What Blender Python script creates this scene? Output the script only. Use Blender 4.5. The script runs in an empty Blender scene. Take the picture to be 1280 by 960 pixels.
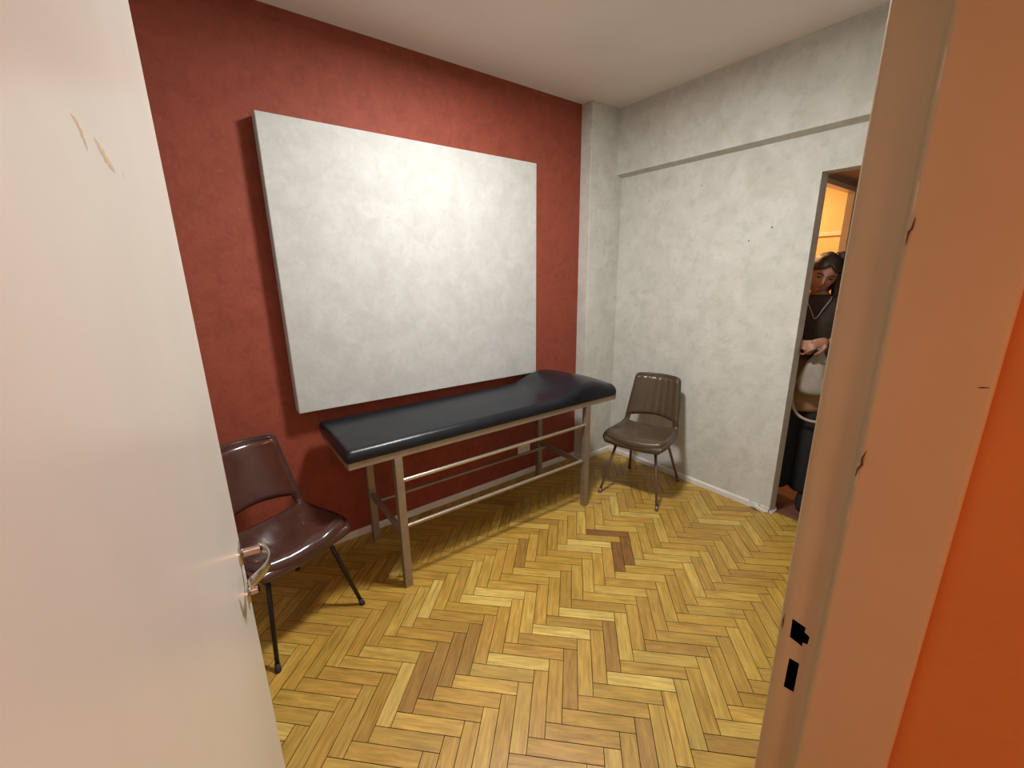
import bpy, bmesh, math, random
from mathutils import Vector, Matrix, Euler, noise
C = bpy.context.scene.collection
R = math.radians
random.seed(7)

# ------------------------------------------------------------------ camera
cam_d = bpy.data.cameras.new('camera'); cam = bpy.data.objects.new('camera', cam_d); C.objects.link(cam)
cam_d.sensor_width = 36; cam_d.lens = 14.7347; cam_d.clip_start = 0.02; cam_d.clip_end = 50
_r = Vector((0.79788737, -0.6026226, -0.01489106)); _u = Vector((0.16350813, 0.19257996, 0.96756294)); _w = Vector((0.58020758, 0.77444106, -0.25219081))
m = Matrix((( _r.x, _u.x, -_w.x, 0), (_r.y, _u.y, -_w.y, 0), (_r.z, _u.z, -_w.z, 1.55), (0, 0, 0, 1)))
cam.matrix_world = m
bpy.context.scene.camera = cam

# ------------------------------------------------------------------ world, lights, exposure
w = bpy.data.worlds.new('world'); bpy.context.scene.world = w; w.use_nodes = True
w.node_tree.nodes['Background'].inputs[0].default_value = (1, .85, .7, 1)
w.node_tree.nodes['Background'].inputs[1].default_value = 0.006
vs = bpy.context.scene.view_settings
vs.view_transform = 'Standard'; vs.look = 'None'; vs.gamma = 1; vs.use_curve_mapping = False
vs.exposure = 0.0

def area(name, loc, size, power, col, rot=(0, 0, 0)):
    l = bpy.data.lights.new(name, 'AREA'); l.shape = 'DISK'; l.size = size; l.energy = power; l.color = col
    o = bpy.data.objects.new(name, l); o.location = loc; o.rotation_euler = rot; C.objects.link(o); return o
LAMP = (1.19, 1.30)
area('room_lamp_light', (LAMP[0], LAMP[1], 2.672), .28, 60, (1, .985, .955))
area('corridor_lamp_light', (.08, -1.20, 2.15), .22, 20, (1, .61, .38))
area('bath_lamp_light', (3.70, 1.75, 2.35), .25, 24, (1, .60, .26))

# ------------------------------------------------------------------ material helpers
def mat(name, col, rough=.5, metal=0, spec=.5, coat=0):
    ma = bpy.data.materials.new(name); ma.use_nodes = True
    b = ma.node_tree.nodes['Principled BSDF']
    b.inputs['Base Color'].default_value = (*col, 1); b.inputs['Roughness'].default_value = rough
    b.inputs['Metallic'].default_value = metal; b.inputs['Specular IOR Level'].default_value = spec
    b.inputs['Coat Weight'].default_value = coat
    return ma
def mottled(name, c1, c2, scale=3, detail=8, rough=.8, bump=.0, bscale=60, lo=.35, hi=.65, c3=None, s3=12, metal=0, coat=0, spec=.5):
    ma = mat(name, c1, rough, metal, spec, coat); nt = ma.node_tree; b = nt.nodes['Principled BSDF']
    tc = nt.nodes.new('ShaderNodeTexCoord')
    n = nt.nodes.new('ShaderNodeTexNoise'); n.inputs['Scale'].default_value = scale; n.inputs['Detail'].default_value = detail
    n.inputs['Roughness'].default_value = .62; n.inputs['Distortion'].default_value = .6
    nt.links.new(tc.outputs['Object'], n.inputs['Vector'])
    cr = nt.nodes.new('ShaderNodeValToRGB'); cr.color_ramp.elements[0].position = lo; cr.color_ramp.elements[1].position = hi
    cr.color_ramp.elements[0].color = (*c1, 1); cr.color_ramp.elements[1].color = (*c2, 1)
    nt.links.new(n.outputs['Fac'], cr.inputs['Fac']); out = cr.outputs['Color']
    if c3:
        n2 = nt.nodes.new('ShaderNodeTexNoise'); n2.inputs['Scale'].default_value = s3; n2.inputs['Detail'].default_value = 6; n2.inputs['Roughness'].default_value = .7
        nt.links.new(tc.outputs['Object'], n2.inputs['Vector'])
        r2 = nt.nodes.new('ShaderNodeValToRGB'); r2.color_ramp.elements[0].position = .52; r2.color_ramp.elements[1].position = .72
        r2.color_ramp.elements[0].color = (0, 0, 0, 1); r2.color_ramp.elements[1].color = (.7, .7, .7, 1)
        nt.links.new(n2.outputs['Fac'], r2.inputs['Fac'])
        mx = nt.nodes.new('ShaderNodeMix'); mx.data_type = 'RGBA'
        nt.links.new(r2.outputs['Color'], mx.inputs[0]); nt.links.new(out, mx.inputs[6]); mx.inputs[7].default_value = (*c3, 1)
        out = mx.outputs[2]
    nt.links.new(out, b.inputs['Base Color'])
    if bump:
        n3 = nt.nodes.new('ShaderNodeTexNoise'); n3.inputs['Scale'].default_value = bscale; n3.inputs['Detail'].default_value = 5
        nt.links.new(tc.outputs['Object'], n3.inputs['Vector'])
        bp = nt.nodes.new('ShaderNodeBump'); bp.inputs['Strength'].default_value = bump; bp.inputs['Distance'].default_value = .01
        nt.links.new(n3.outputs['Fac'], bp.inputs['Height']); nt.links.new(bp.outputs['Normal'], b.inputs['Normal'])
    return ma

M = {}
M['red'] = mottled('red_sponged_plaster', (.212, .038, .018), (.262, .052, .026), 13, 9, .75, .22, 60, c3=(.285, .068, .038), s3=34)
M['pale'] = mottled('pale_sponged_plaster', (.495, .487, .437), (.585, .577, .535), 7, 10, .8, .16, 50, c3=(.40, .40, .365), s3=15)
M['board'] = mottled('pale_board_plaster', (.415, .415, .392), (.485, .49, .470), 11, 10, .7, .08, 55, c3=(.395, .39, .355), s3=22)
M['ceil'] = mottled('ceiling_paint', (.74, .68, .63), (.78, .72, .67), 1.5, 3, .9)
M['orange'] = mottled('orange_wall_paint', (.54, .185, .042), (.57, .20, .047), 4, 6, .75, .1, 60)
M['cream'] = mottled('glossy_cream_door_paint', (.64, .595, .53), (.69, .645, .58), 2.5, 5, .28, .05, 9, coat=.0)
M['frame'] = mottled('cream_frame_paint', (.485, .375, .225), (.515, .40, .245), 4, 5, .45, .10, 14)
M['white'] = mottled('white_baseboard_paint', (.62, .60, .56), (.72, .70, .66), 9, 5, .45, .1, 40)
M['plastic'] = mat('socket_plastic', (.80, .72, .66), .4)
M['dark'] = mat('hollow_shade', (.004, .003, .002), 1, 0, 0)
M['steel'] = mottled('painted_tan_steel', (.25, .20, .145), (.30, .24, .175), 12, 4, .38, metal=.35)
M['chrome'] = mat('polished_tube', (.62, .55, .47), .22, .9)
M['handle'] = mat('worn_chrome', (.52, .46, .42), .24, 1.0)
M['vinyl'] = mottled('black_vinyl', (.008, .010, .013), (.011, .013, .017), 8, 3, .30, .12, 14, spec=.26)
M['maroon'] = mottled('maroon_vinyl', (.048, .018, .013), (.070, .028, .021), 7, 5, .22, .25, 9, spec=.5)
M['olive'] = mottled('olive_brown_vinyl', (.062, .042, .024), (.082, .056, .033), 7, 5, .30, .15, 12, spec=.4)
M['blackmetal'] = mat('black_enamel_metal', (.012, .009, .008), .35, .3)
M['brownmetal'] = mat('bronze_metal', (.20, .13, .11), .32, .6)
M['rubber'] = mat('rubber_tip', (.02, .014, .012), .7)
M['crack'] = mat('crack_dark', (.10, .05, .02), .9)
M['chip'] = mat('paint_chip', (.50, .40, .27), .8)
M['lampglow'] = mat('opal_diffuser', (.9, .9, .9), .5)
_b = M['lampglow'].node_tree.nodes['Principled BSDF']; _b.inputs['Emission Color'].default_value = (1, .97, .92, 1); _b.inputs['Emission Strength'].default_value = 8
M['skin'] = mat('skin', (.30, .135, .085), .5)
M['hair'] = mottled('dark_hair', (.012, .007, .005), (.03, .016, .010), 30, 3, .5)
M['shirt'] = mottled('dark_brown_cloth', (.026, .015, .011), (.036, .021, .015), 20, 3, .9)
M['tan'] = mottled('tan_cloth', (.21, .11, .05), (.25, .14, .065), 10, 3, .9)
M['black'] = mat('black_cloth', (.008, .008, .009), .9)
M['bag'] = mottled('grey_cloth', (.25, .215, .18), (.30, .26, .22), 10, 4, .9, .3, 12)
M['strap'] = mat('pale_strap', (.36, .28, .22), .6)
M['lips'] = mat('lips', (.38, .10, .08), .45)
M['eye'] = mat('eye_dark', (.02, .012, .01), .3)
M['hallfloor'] = mottled('red_brown_floor', (.085, .022, .012), (.15, .07, .045), 5, 4, .5)
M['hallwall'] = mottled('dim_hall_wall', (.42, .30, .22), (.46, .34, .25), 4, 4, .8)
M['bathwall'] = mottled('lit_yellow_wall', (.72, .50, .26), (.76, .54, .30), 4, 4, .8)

# wood floor: per plank attribute colour and grain along each plank
def wood():
    ma = mat('oak_parquet', (.5, .3, .1), .36, 0, .5); nt = ma.node_tree; b = nt.nodes['Principled BSDF']
    at = nt.nodes.new('ShaderNodeAttribute'); at.attribute_name = 'plank'
    uv = nt.nodes.new('ShaderNodeUVMap'); uv.uv_map = 'grain'
    mp = nt.nodes.new('ShaderNodeMapping'); mp.inputs['Scale'].default_value = (7, 75, 1)
    nt.links.new(uv.outputs['UV'], mp.inputs['Vector'])
    n = nt.nodes.new('ShaderNodeTexNoise'); n.inputs['Scale'].default_value = 1; n.inputs['Detail'].default_value = 6; n.inputs['Roughness'].default_value = .65; n.inputs['Distortion'].default_value = .7
    nt.links.new(mp.outputs['Vector'], n.inputs['Vector'])
    cr = nt.nodes.new('ShaderNodeValToRGB'); cr.color_ramp.elements[0].position = .3; cr.color_ramp.elements[1].position = .7
    cr.color_ramp.elements[0].color = (.62, .57, .48, 1); cr.color_ramp.elements[1].color = (1.20, 1.20, 1.18, 1)
    nt.links.new(n.outputs['Fac'], cr.inputs['Fac'])
    mx = nt.nodes.new('ShaderNodeMix'); mx.data_type = 'RGBA'; mx.blend_type = 'MULTIPLY'; mx.inputs[0].default_value = 1
    nt.links.new(at.outputs['Color'], mx.inputs[6]); nt.links.new(cr.outputs['Color'], mx.inputs[7])
    # broad wear
    mp2 = nt.nodes.new('ShaderNodeMapping'); mp2.inputs['Scale'].default_value = (4, 9, 1); nt.links.new(uv.outputs['UV'], mp2.inputs['Vector'])
    n2 = nt.nodes.new('ShaderNodeTexNoise'); n2.inputs['Scale'].default_value = 1.5; n2.inputs['Detail'].default_value = 4
    nt.links.new(mp2.outputs['Vector'], n2.inputs['Vector'])
    cr2 = nt.nodes.new('ShaderNodeValToRGB'); cr2.color_ramp.elements[0].position = .35; cr2.color_ramp.elements[1].position = .75
    cr2.color_ramp.elements[0].color = (.90, .88, .84, 1); cr2.color_ramp.elements[1].color = (1.1, 1.08, 1.05, 1)
    nt.links.new(n2.outputs['Fac'], cr2.inputs['Fac'])
    mx2 = nt.nodes.new('ShaderNodeMix'); mx2.data_type = 'RGBA'; mx2.blend_type = 'MULTIPLY'; mx2.inputs[0].default_value = 1
    nt.links.new(mx.outputs[2], mx2.inputs[6]); nt.links.new(cr2.outputs['Color'], mx2.inputs[7])
    nt.links.new(mx2.outputs[2], b.inputs['Base Color'])
    rr = nt.nodes.new('ShaderNodeMapRange'); rr.inputs[3].default_value = .30; rr.inputs[4].default_value = .48
    nt.links.new(n2.outputs['Fac'], rr.inputs[0]); nt.links.new(rr.outputs[0], b.inputs['Roughness'])
    return ma
M['wood'] = wood()

# ------------------------------------------------------------------ mesh helpers
def link(name, me, ma=None, parent=None, smooth=False, kind=None, label=None):
    o = bpy.data.objects.new(name, me); C.objects.link(o)
    if ma: me.materials.clear(); me.materials.append(ma)
    if parent: o.parent = parent
    if smooth:
        for p in me.polygons: p.use_smooth = True
    if kind: o['kind'] = kind
    if label: o['label'] = label
    return o
def obj(name, bm, ma, parent=None, smooth=False, kind=None, label=None, auto=None):
    bmesh.ops.recalc_face_normals(bm, faces=bm.faces[:])
    me = bpy.data.meshes.new(name); bm.to_mesh(me); bm.free()
    o = link(name, me, ma, parent, smooth, kind, label)
    if auto:
        for p in me.polygons: p.use_smooth = True
        me.set_sharp_from_angle(angle=R(auto))
    return o
def box(bm, x0, x1, y0, y1, z0, z1, bev=0, seg=2):
    vs_ = [bm.verts.new((x, y, z)) for x in (x0, x1) for y in (y0, y1) for z in (z0, z1)]
    F = [(0, 1, 3, 2), (4, 6, 7, 5), (0, 4, 5, 1), (2, 3, 7, 6), (0, 2, 6, 4), (1, 5, 7, 3)]
    fs = [bm.faces.new([vs_[i] for i in f]) for f in F]
    if bev:
        es = list({e for f in fs for e in f.edges})
        bmesh.ops.bevel(bm, geom=es, offset=bev, segments=seg, affect='EDGES', profile=.5)
    return vs_
def prism(bm, pts, a0, a1, axis='z'):
    """extrude a 2-D polygon along an axis"""
    def P(p, a):
        return {'z': (p[0], p[1], a), 'y': (p[0], a, p[1]), 'x': (a, p[0], p[1])}[axis]
    A = [bm.verts.new(P(p, a0)) for p in pts]; B = [bm.verts.new(P(p, a1)) for p in pts]
    n = len(pts)
    bm.faces.new(A); bm.faces.new(B[::-1])
    for i in range(n): bm.faces.new((A[i], A[(i + 1) % n], B[(i + 1) % n], B[i]))
def catmull(pts, k=6, closed=False):
    P = [Vector(p) for p in pts]; n = len(P); out = []
    rng = range(n if closed else n - 1)
    for i in rng:
        g = (lambda j: P[j % n]) if closed else (lambda j: P[min(max(j, 0), n - 1)])
        p0, p1, p2, p3 = g(i - 1), g(i), g(i + 1), g(i + 2)
        for s in range(k):
            t = s / k
            out.append(.5 * ((2 * p1) + (-p0 + p2) * t + (2 * p0 - 5 * p1 + 4 * p2 - p3) * t * t + (-p0 + 3 * p1 - 3 * p2 + p3) * t ** 3))
    if not closed: out.append(P[-1].copy())
    return out
def tube(bm, pts, r, seg=12, closed=False, flat=None, up=Vector((0, 0, 1))):
    """r: radius or list; flat=(a,b) ellipse scale"""
    pts = [Vector(p) for p in pts]; n = len(pts); rings = []
    a, b = flat if flat else (1, 1)
    prev = None
    for i, p in enumerate(pts):
        if closed: t = (pts[(i + 1) % n] - pts[i - 1])
        else: t = pts[min(i + 1, n - 1)] - pts[max(i - 1, 0)]
        t.normalize()
        u_ = prev if prev is not None else (up if abs(t.dot(up)) < .95 else Vector((1, 0, 0)))
        u_ = (u_ - t * u_.dot(t)).normalized(); prev = u_
        v_ = t.cross(u_)
        rr = r[i] if isinstance(r, (list, tuple)) else r
        rings.append([bm.verts.new(p + (u_ * math.cos(2 * math.pi * k / seg) * a + v_ * math.sin(2 * math.pi * k / seg) * b) * rr) for k in range(seg)])
    for i in range(n if closed else n - 1):
        A, B = rings[i], rings[(i + 1) % n]
        for k in range(seg): bm.faces.new((A[k], A[(k + 1) % seg], B[(k + 1) % seg], B[k]))
    if not closed: bm.faces.new(rings[0][::-1]); bm.faces.new(rings[-1])
def lathe(bm, prof, seg=24, mtx=None):
    rings = []
    for (r, z) in prof:
        rings.append([bm.verts.new((r * math.cos(2 * math.pi * k / seg), r * math.sin(2 * math.pi * k / seg), z)) for k in range(seg)])
    for i in range(len(rings) - 1):
        for k in range(seg): bm.faces.new((rings[i][k], rings[i][(k + 1) % seg], rings[i + 1][(k + 1) % seg], rings[i + 1][k]))
    bm.faces.new(rings[0][::-1]); bm.faces.new(rings[-1])
    if mtx:
        bmesh.ops.transform(bm, matrix=mtx, verts=[v for rg in rings for v in rg])
def empty(name, loc, rz=0, label=None, cat=None, group=None, kind=None):
    o = bpy.data.objects.new(name, None); o.empty_display_size = .1; C.objects.link(o); o.location = loc; o.rotation_euler.z = rz
    if label: o['label'] = label
    if cat: o['category'] = cat
    if group: o['group'] = group
    if kind: o['kind'] = kind
    return o
def S(name, fn, ma, parent=None, auto=None):
    bm = bmesh.new(); fn(bm); return obj(name, bm, ma, parent, kind=None if parent else 'structure', auto=auto)

# ------------------------------------------------------------------ room shell
YR, XC, ZC = 2.4074, 2.8178, 2.7231
XL = -.45               # left wall of the room
YF0, YF1 = .035, .189   # doorway wall, corridor side and room side
XJ = .668               # right jamb face
XH = -.10               # left jamb face
ZD = 2.06               # head of the doorways
DW = (.16, .957)        # doorway in the far wall (y range)

# parquet, fitted to the photograph's herringbone
def floor():
    bm = bmesh.new(); col = bm.loops.layers.float_color.new('plank'); uvl = bm.loops.layers.uv.new('grain')
    W, L = .05768, .25662; O = Vector((1.01277, 1.21841)); q = 1 / math.sqrt(2)
    a = Vector((q, -q)); b = Vector((-q, -q)); g = .0013
    S1 = Vector((-.08157, 0)); T1 = Vector((0, -.36290))
    pix = [((0.591, 1.286), (.26, .115, .045)), ((.575, 1.30), (.25, .10, .04)), ((1.710, 1.314), (.22, .085, .04))]
    bases = [(.47, .30, .060), (.49, .325, .072), (.44, .275, .052), (.50, .345, .082), (.42, .255, .048), (.465, .305, .066), (.455, .285, .058), (.43, .265, .055)]
    rnd = random.Random(11)
    def plank(p, du, dv):
        c = p + du * (L / 2) + dv * (W / 2)
        if not (-.75 < c.x < 3.1 and -1.6 < c.y < 2.6): return
        t = rnd.random()
        base = Vector(rnd.choice(bases)) * rnd.uniform(.88, 1.09)
        if t < .05: base = Vector((.36, .21, .048))
        elif t > .95: base = Vector((.55, .40, .11))
        for (q_, cc) in OVER:
            d = Vector(q_) - p
            if 0 <= d.dot(du) <= L and 0 <= d.dot(dv) <= W: base = Vector(cc)
        # duller, walked-on planks by the far doorway
        off = Vector((rnd.uniform(0, 50), rnd.uniform(0, 50)))
        z = rnd.uniform(-.0003, .0003)
        cs = [(g, g), (L - g, g), (L - g, W - g), (g, W - g)]
        top = [bm.verts.new((*(p + du * s + dv * t_), z)) for s, t_ in cs]
        cs2 = [(0, 0), (L, 0), (L, W), (0, W)]
        bot = [bm.verts.new((*(p + du * s + dv * t_), -.004)) for s, t_ in cs2]
        fs = [(bm.faces.new(top), cs, 1)]
        for i in range(4):
            j = (i + 1) % 4
            fs.append((bm.faces.new((top[j], top[i], bot[i], bot[j])), [cs[j], cs[i], cs2[i], cs2[j]], .25))
        for f, uvs, k in fs:
            for l, (s, t_) in zip(f.loops, uvs):
                l[col] = (*(base * k), 1); l[uvl].uv = (off.x + s, off.y + t_)
    for i in range(-45, 60):
        for j in range(-8, 12):
            p = O + S1 * i + T1 * j
            plank(p, a, b)                      # lies across
            plank(p + a * L, b, a)              # stands beside its end
    bmesh.ops.recalc_face_normals(bm, faces=bm.faces[:])
    for f in bm.faces:
        if f.normal.z < -.3: f.normal_flip()
    # trim to the walls
    for co, no in (((XL, 0, 0), (-1, 0, 0)), ((XC + .05, 0, 0), (1, 0, 0)), ((0, YR + .01, 0), (0, 1, 0)), ((0, -1.5, 0), (0, -1, 0))):
        bmesh.ops.bisect_plane(bm, geom=bm.verts[:] + bm.edges[:] + bm.faces[:], plane_co=co, plane_no=no, clear_outer=True)
    me = bpy.data.meshes.new('floor'); bm.to_mesh(me); bm.free()
    return link('floor', me, M['wood'], kind='structure')
DK = (.22, .105, .028); MD = (.31, .178, .042)
BR = (.60, .45, .13)
OVER = [(q, DK) for q in ((.678, 1.305), (1.71, 1.314), (1.797, 1.32), (1.77, 1.48))] + [(q, MD) for q in ((.517, 1.307), (.559, 1.296), (.739, 1.283), (.565, 1.238), (1.239, .957), (1.322, 1.675))]
OVER += [((1.002, .626), (.36, .21, .05))] + [(q, BR) for q in ((1.078, 1.109), (1.256, 1.122), (.837, 1.109), (1.005, 1.477), (1.664, 1.474), (.923, 1.427), (1.095, .828))]
floor()
S('floor_base', lambda bm: box(bm, XL - .1, XC + .05, -1.6, YR + .1, -.06, -.004), M['crack'])
S('floor_hall', lambda bm: box(bm, XC + .05, 4.6, -.3, 2.4, -.06, -.001), M['hallfloor'])

S('ceiling', lambda bm: box(bm, XL - .1, XC + .1, -1.6, YR + .1, ZC, ZC + .08), M['ceil'])
S('wall_back', lambda bm: box(bm, XL - .1, 2.47, YR, YR + .1, 0, ZC), M['red'])
S('wall_left', lambda bm: box(bm, XL - .1, XL, YF1, YR, 0, ZC), M['pale'])
S('wall_corner', lambda bm: box(bm, 2.47, XC, 2.305, YR + .1, 0, ZC, .004), M['pale'])
TH = .095
def wr(bm):
    box(bm, XC, XC + TH, DW[1], YR + .1, 0, 2.258)
    box(bm, XC, XC + TH, YF1 - .1, DW[0], 0, 2.258)
    box(bm, XC, XC + TH, DW[0], DW[1], ZD, 2.258)
    # upper part stands proud with a sloped underside
    prism(bm, [(XC + TH, 2.258), (XC, 2.258), (XC - .060, 2.274), (XC - .060, ZC), (XC + TH, ZC)], YF1 - .1, YR + .1, 'y')
S('wall_right', wr, M['pale'])
def wf(bm):
    box(bm, XL - .1, XH - .069, YF0, YF1, 0, ZC)
    box(bm, XJ + .069, XC, YF0 + .01, YF1, 0, ZC)
    box(bm, XH - .069, XJ + .069, YF0 + .01, YF1, 2.06, ZC)
S('wall_front', wf, M['pale'])
# corridor
S('wall_corridor_right', lambda bm: box(bm, XJ + .012, XJ + .11, -1.6, YF0 + .004, 0, ZC, .003), M['orange'])
S('wall_corridor_left', lambda bm: box(bm, XL - .1, XL, -1.6, YF0, 0, ZC), M['orange'])
S('wall_corridor_back', lambda bm: box(bm, XL - .1, XJ + .11, -1.7, -1.6, 0, ZC), M['orange'])
S('wall_corridor_front', lambda bm: box(bm, XL, XH - .03, YF0 - .012, YF0, 0, ZC), M['orange'])

# right jamb with its two strike pockets cut in, seen at arm's length
def boolean_cut(o, cutters):
    for c in cutters:
        md = o.modifiers.new('cut', 'BOOLEAN'); md.operation = 'DIFFERENCE'; md.object = c; md.solver = 'EXACT'
    dg = bpy.context.evaluated_depsgraph_get(); dg.update()
    me = bpy.data.meshes.new_from_object(o.evaluated_get(dg)); o.modifiers.clear(); o.data = me
    for c in cutters: bpy.data.objects.remove(c)
fr = empty('trim_1', (XJ, .112, 0), 0, kind='structure')
def jamb(x0, out):
    # out=+1: the wall is on the +x side.  profile in x,y ; the stop stands 12 mm proud of the rebate
    s = out
    return [(x0, YF0 + .004), (x0 + s * .0012, YF0 + .0012), (x0 + s * .004, YF0), (x0 + s * .07, YF0), (x0 + s * .07, YF1 + .002), (x0 + s * .014, YF1 + .002), (x0 + s * .0115, YF1 - .001),
            (x0 + s * .0115, .1405), (x0 + s * .009, .1375), (x0 + s * .005, .1362), (x0 + s * .0012, .1345), (x0 - s * .0010, .1325), (x0 - s * .0024, .1295), (x0 - s * .0020, .1265), (x0, .120)]
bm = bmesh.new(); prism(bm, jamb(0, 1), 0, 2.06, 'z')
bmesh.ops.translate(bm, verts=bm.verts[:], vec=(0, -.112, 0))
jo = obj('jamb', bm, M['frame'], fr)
cut = []
for poly in ([(.175, 1.016), (.156, 1.013), (.1565, 1.004), (.149, 1.001), (.150, .986), (.157, .984), (.156, .977), (.174, .981)],
             [(.1695, .943), (.1555, .944), (.1555, .886), (.1700, .884)]):
    bm = bmesh.new(); prism(bm, [(y - .112, z) for y, z in poly], -.01, .062, 'x'); cut.append(obj('cutter', bm, M['dark']))
for c in cut: c.parent = fr
bpy.context.view_layer.update()
boolean_cut(jo, cut)
for p in jo.data.polygons: p.use_smooth = True
jo.data.set_sharp_from_angle(angle=R(40))
jo.data.materials.append(M['dark'])
for p in jo.data.polygons:
    c_ = p.center
    if .0135 < c_.x < .0625 and .030 < c_.y < .068 and .87 < c_.z < 1.02: p.material_index = 1  # shade inside the pockets is put in as dark colour
# bright line down the edge of the stop, put into an added bead's colour
M['ridge'] = mottled('bright_bead_cream', (.60, .50, .34), (.66, .56, .40), 9, 5, .5)
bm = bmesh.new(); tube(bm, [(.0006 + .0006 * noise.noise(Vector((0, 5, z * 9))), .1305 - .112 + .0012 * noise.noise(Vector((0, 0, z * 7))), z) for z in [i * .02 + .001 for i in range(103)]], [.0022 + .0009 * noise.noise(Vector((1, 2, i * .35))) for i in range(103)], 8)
obj('bright_edge_bead', bm, M['ridge'], fr, smooth=True)
def crack(parent, pts, w_, ma, n=(-1, 0, 0), name='paint_crack'):
    bm = bmesh.new(); nn = Vector(n)
    P = catmull(pts, 4); k = len(P)
    tube(bm, P, [w_ * (.25 + math.sin(math.pi * i / (k - 1)) * (1 + .5 * noise.noise(Vector((i * .7, 3, w_ * 900))))) for i in range(k)], 6)
    return obj(name, bm, ma, parent)
def jp(y, z, dx=.0): return (dx, y - .112, z)
crack(fr, [jp(.1275, 1.606, -.0026), jp(.1285, 1.594, -.0034), jp(.1305, 1.59, -.0036), jp(.131, 1.576, -.0034)], .0009, M['crack'])
crack(fr, [jp(.1265, 1.323, -.0028), jp(.1290, 1.312, -.0036), jp(.1285, 1.303, -.0036), jp(.1315, 1.296, -.0034), jp(.1325, 1.285, -.0028)], .0011, M['crack'])
crack(fr, [jp(.047, 1.4235), jp(.043, 1.4245), jp(.038, 1.425)], .0006, M['crack'])
crack(fr, [jp(.186, 1.02, .012), jp(.1865, 1.00, .012), jp(.186, .985, .012)], .0010, M['crack'])
# left jamb and head of the same frame
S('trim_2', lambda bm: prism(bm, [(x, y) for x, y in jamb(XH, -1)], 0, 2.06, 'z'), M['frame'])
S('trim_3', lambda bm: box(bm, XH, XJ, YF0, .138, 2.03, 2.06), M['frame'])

# baseboards
BH = .042
def bb_prof(d=.011): return [(0, 0), (d, 0), (d, BH - .010), (d - .002, BH - .006), (d - .005, BH - .005), (d - .006, BH), (0, BH)]
S('baseboard_back', lambda bm: prism(bm, [(YR - a, z) for a, z in bb_prof()], XL, 2.47, 'x'), M['white'])
S('baseboard_corner', lambda bm: (prism(bm, [(2.305 - a, z) for a, z in bb_prof()], 2.459, XC, 'x'), prism(bm, [(2.47 - a, z) for a, z in bb_prof()], 2.294, YR - .011, 'y')), M['white'])
S('baseboard_right', lambda bm: prism(bm, [(XC - a, z) for a, z in bb_prof()], 1.085, 2.294, 'y'), M['white'])
# broken end of the baseboard beside the far doorway
def broken(bm):
    rnd = random.Random(3)
    for (x, y, z, l, w_, h, rz, rx) in [(XC - .010, 1.050, .020, .075, .010, .030, R(82), .22), (XC - .017, 1.010, .013, .070, .006, .020, R(104), -.30), (XC - .008, .985, .022, .05, .008, .034, R(92), -.05)]:
        t = bmesh.new(); box(t, -l / 2, l / 2, -w_ / 2, w_ / 2, -h / 2, h / 2)
        bmesh.ops.subdivide_edges(t, edges=t.edges[:], cuts=2, use_grid_fill=True)
        for v in t.verts: v.co += Vector((rnd.uniform(-1, 1), rnd.uniform(-1, 1), rnd.uniform(-1, 1))) * .0022
        bmesh.ops.transform(t, matrix=Matrix.Translation((x, y, z + .003)) @ Matrix.Rotation(rz, 4, 'Z') @ Matrix.Rotation(rx, 4, 'Y'), verts=t.verts[:])
        me = bpy.data.meshes.new('t'); t.to_mesh(me); t.free(); bm.from_mesh(me); bpy.data.meshes.remove(me)
    box(bm, XC, XC + TH, DW[1] - .010, DW[1], 0, .018, .002); box(bm, XC - .004, XC + TH * .8, DW[1] - .018, DW[1] - .010, 0, .012, .002)
S('trim_4', broken, M['white'])
# wall marks: nail holes and scuffs on the pale wall
def marks(bm):
    for (y, z, r) in [(1.296, 1.731, .0045), (1.172, 1.799, .0050), (1.641, 2.101, .004)]:
        lathe(bm, [(r, -.0004), (r * .9, .0006)], 10, Matrix.Translation((XC, y, z)) @ Matrix.Rotation(R(-90), 4, 'Y'))
wm = S('trim_5', marks, M['crack'])

# hall beyond the far doorway: low ceiling, a second doorway lit from the room behind it
HZ = 2.115
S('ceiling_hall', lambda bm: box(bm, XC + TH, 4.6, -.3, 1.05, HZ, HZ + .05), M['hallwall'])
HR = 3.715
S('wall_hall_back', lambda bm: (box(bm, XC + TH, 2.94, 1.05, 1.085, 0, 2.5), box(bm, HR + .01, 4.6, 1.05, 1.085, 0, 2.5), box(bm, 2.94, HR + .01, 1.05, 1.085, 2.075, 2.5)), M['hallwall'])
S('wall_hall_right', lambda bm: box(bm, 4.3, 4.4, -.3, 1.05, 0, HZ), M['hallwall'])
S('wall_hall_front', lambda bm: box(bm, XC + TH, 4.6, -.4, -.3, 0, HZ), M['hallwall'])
def ldf(bm):
    box(bm, HR, HR + .03, 1.046, 1.090, 0, 2.065, .002); box(bm, 2.925, 2.94, 1.046, 1.090, 0, 2.065, .002); box(bm, 2.97, HR + .03, 1.040, 1.090, 2.055, 2.085, .002)
    box(bm, HR + .04, HR + .17, 1.038, 1.05, 0, 2.09, .003)
S('trim_6', ldf, M['cream'])
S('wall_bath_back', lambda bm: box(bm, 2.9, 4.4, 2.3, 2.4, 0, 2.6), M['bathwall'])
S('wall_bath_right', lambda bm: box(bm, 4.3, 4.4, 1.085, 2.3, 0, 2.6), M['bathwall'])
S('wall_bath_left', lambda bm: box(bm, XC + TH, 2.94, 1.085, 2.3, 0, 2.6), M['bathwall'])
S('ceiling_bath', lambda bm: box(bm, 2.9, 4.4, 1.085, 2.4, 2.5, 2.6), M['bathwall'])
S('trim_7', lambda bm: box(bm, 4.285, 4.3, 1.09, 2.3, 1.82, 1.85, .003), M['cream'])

# ------------------------------------------------------------------ open door leaf on the left
DA = math.atan2(.085, .76)      # swing from the y axis
dr = empty('door_1', (-.085, .190, 0), 0, kind='structure'); dr.rotation_euler.z = R(90) - (-DA) - 0 if False else R(90) - DA
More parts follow.
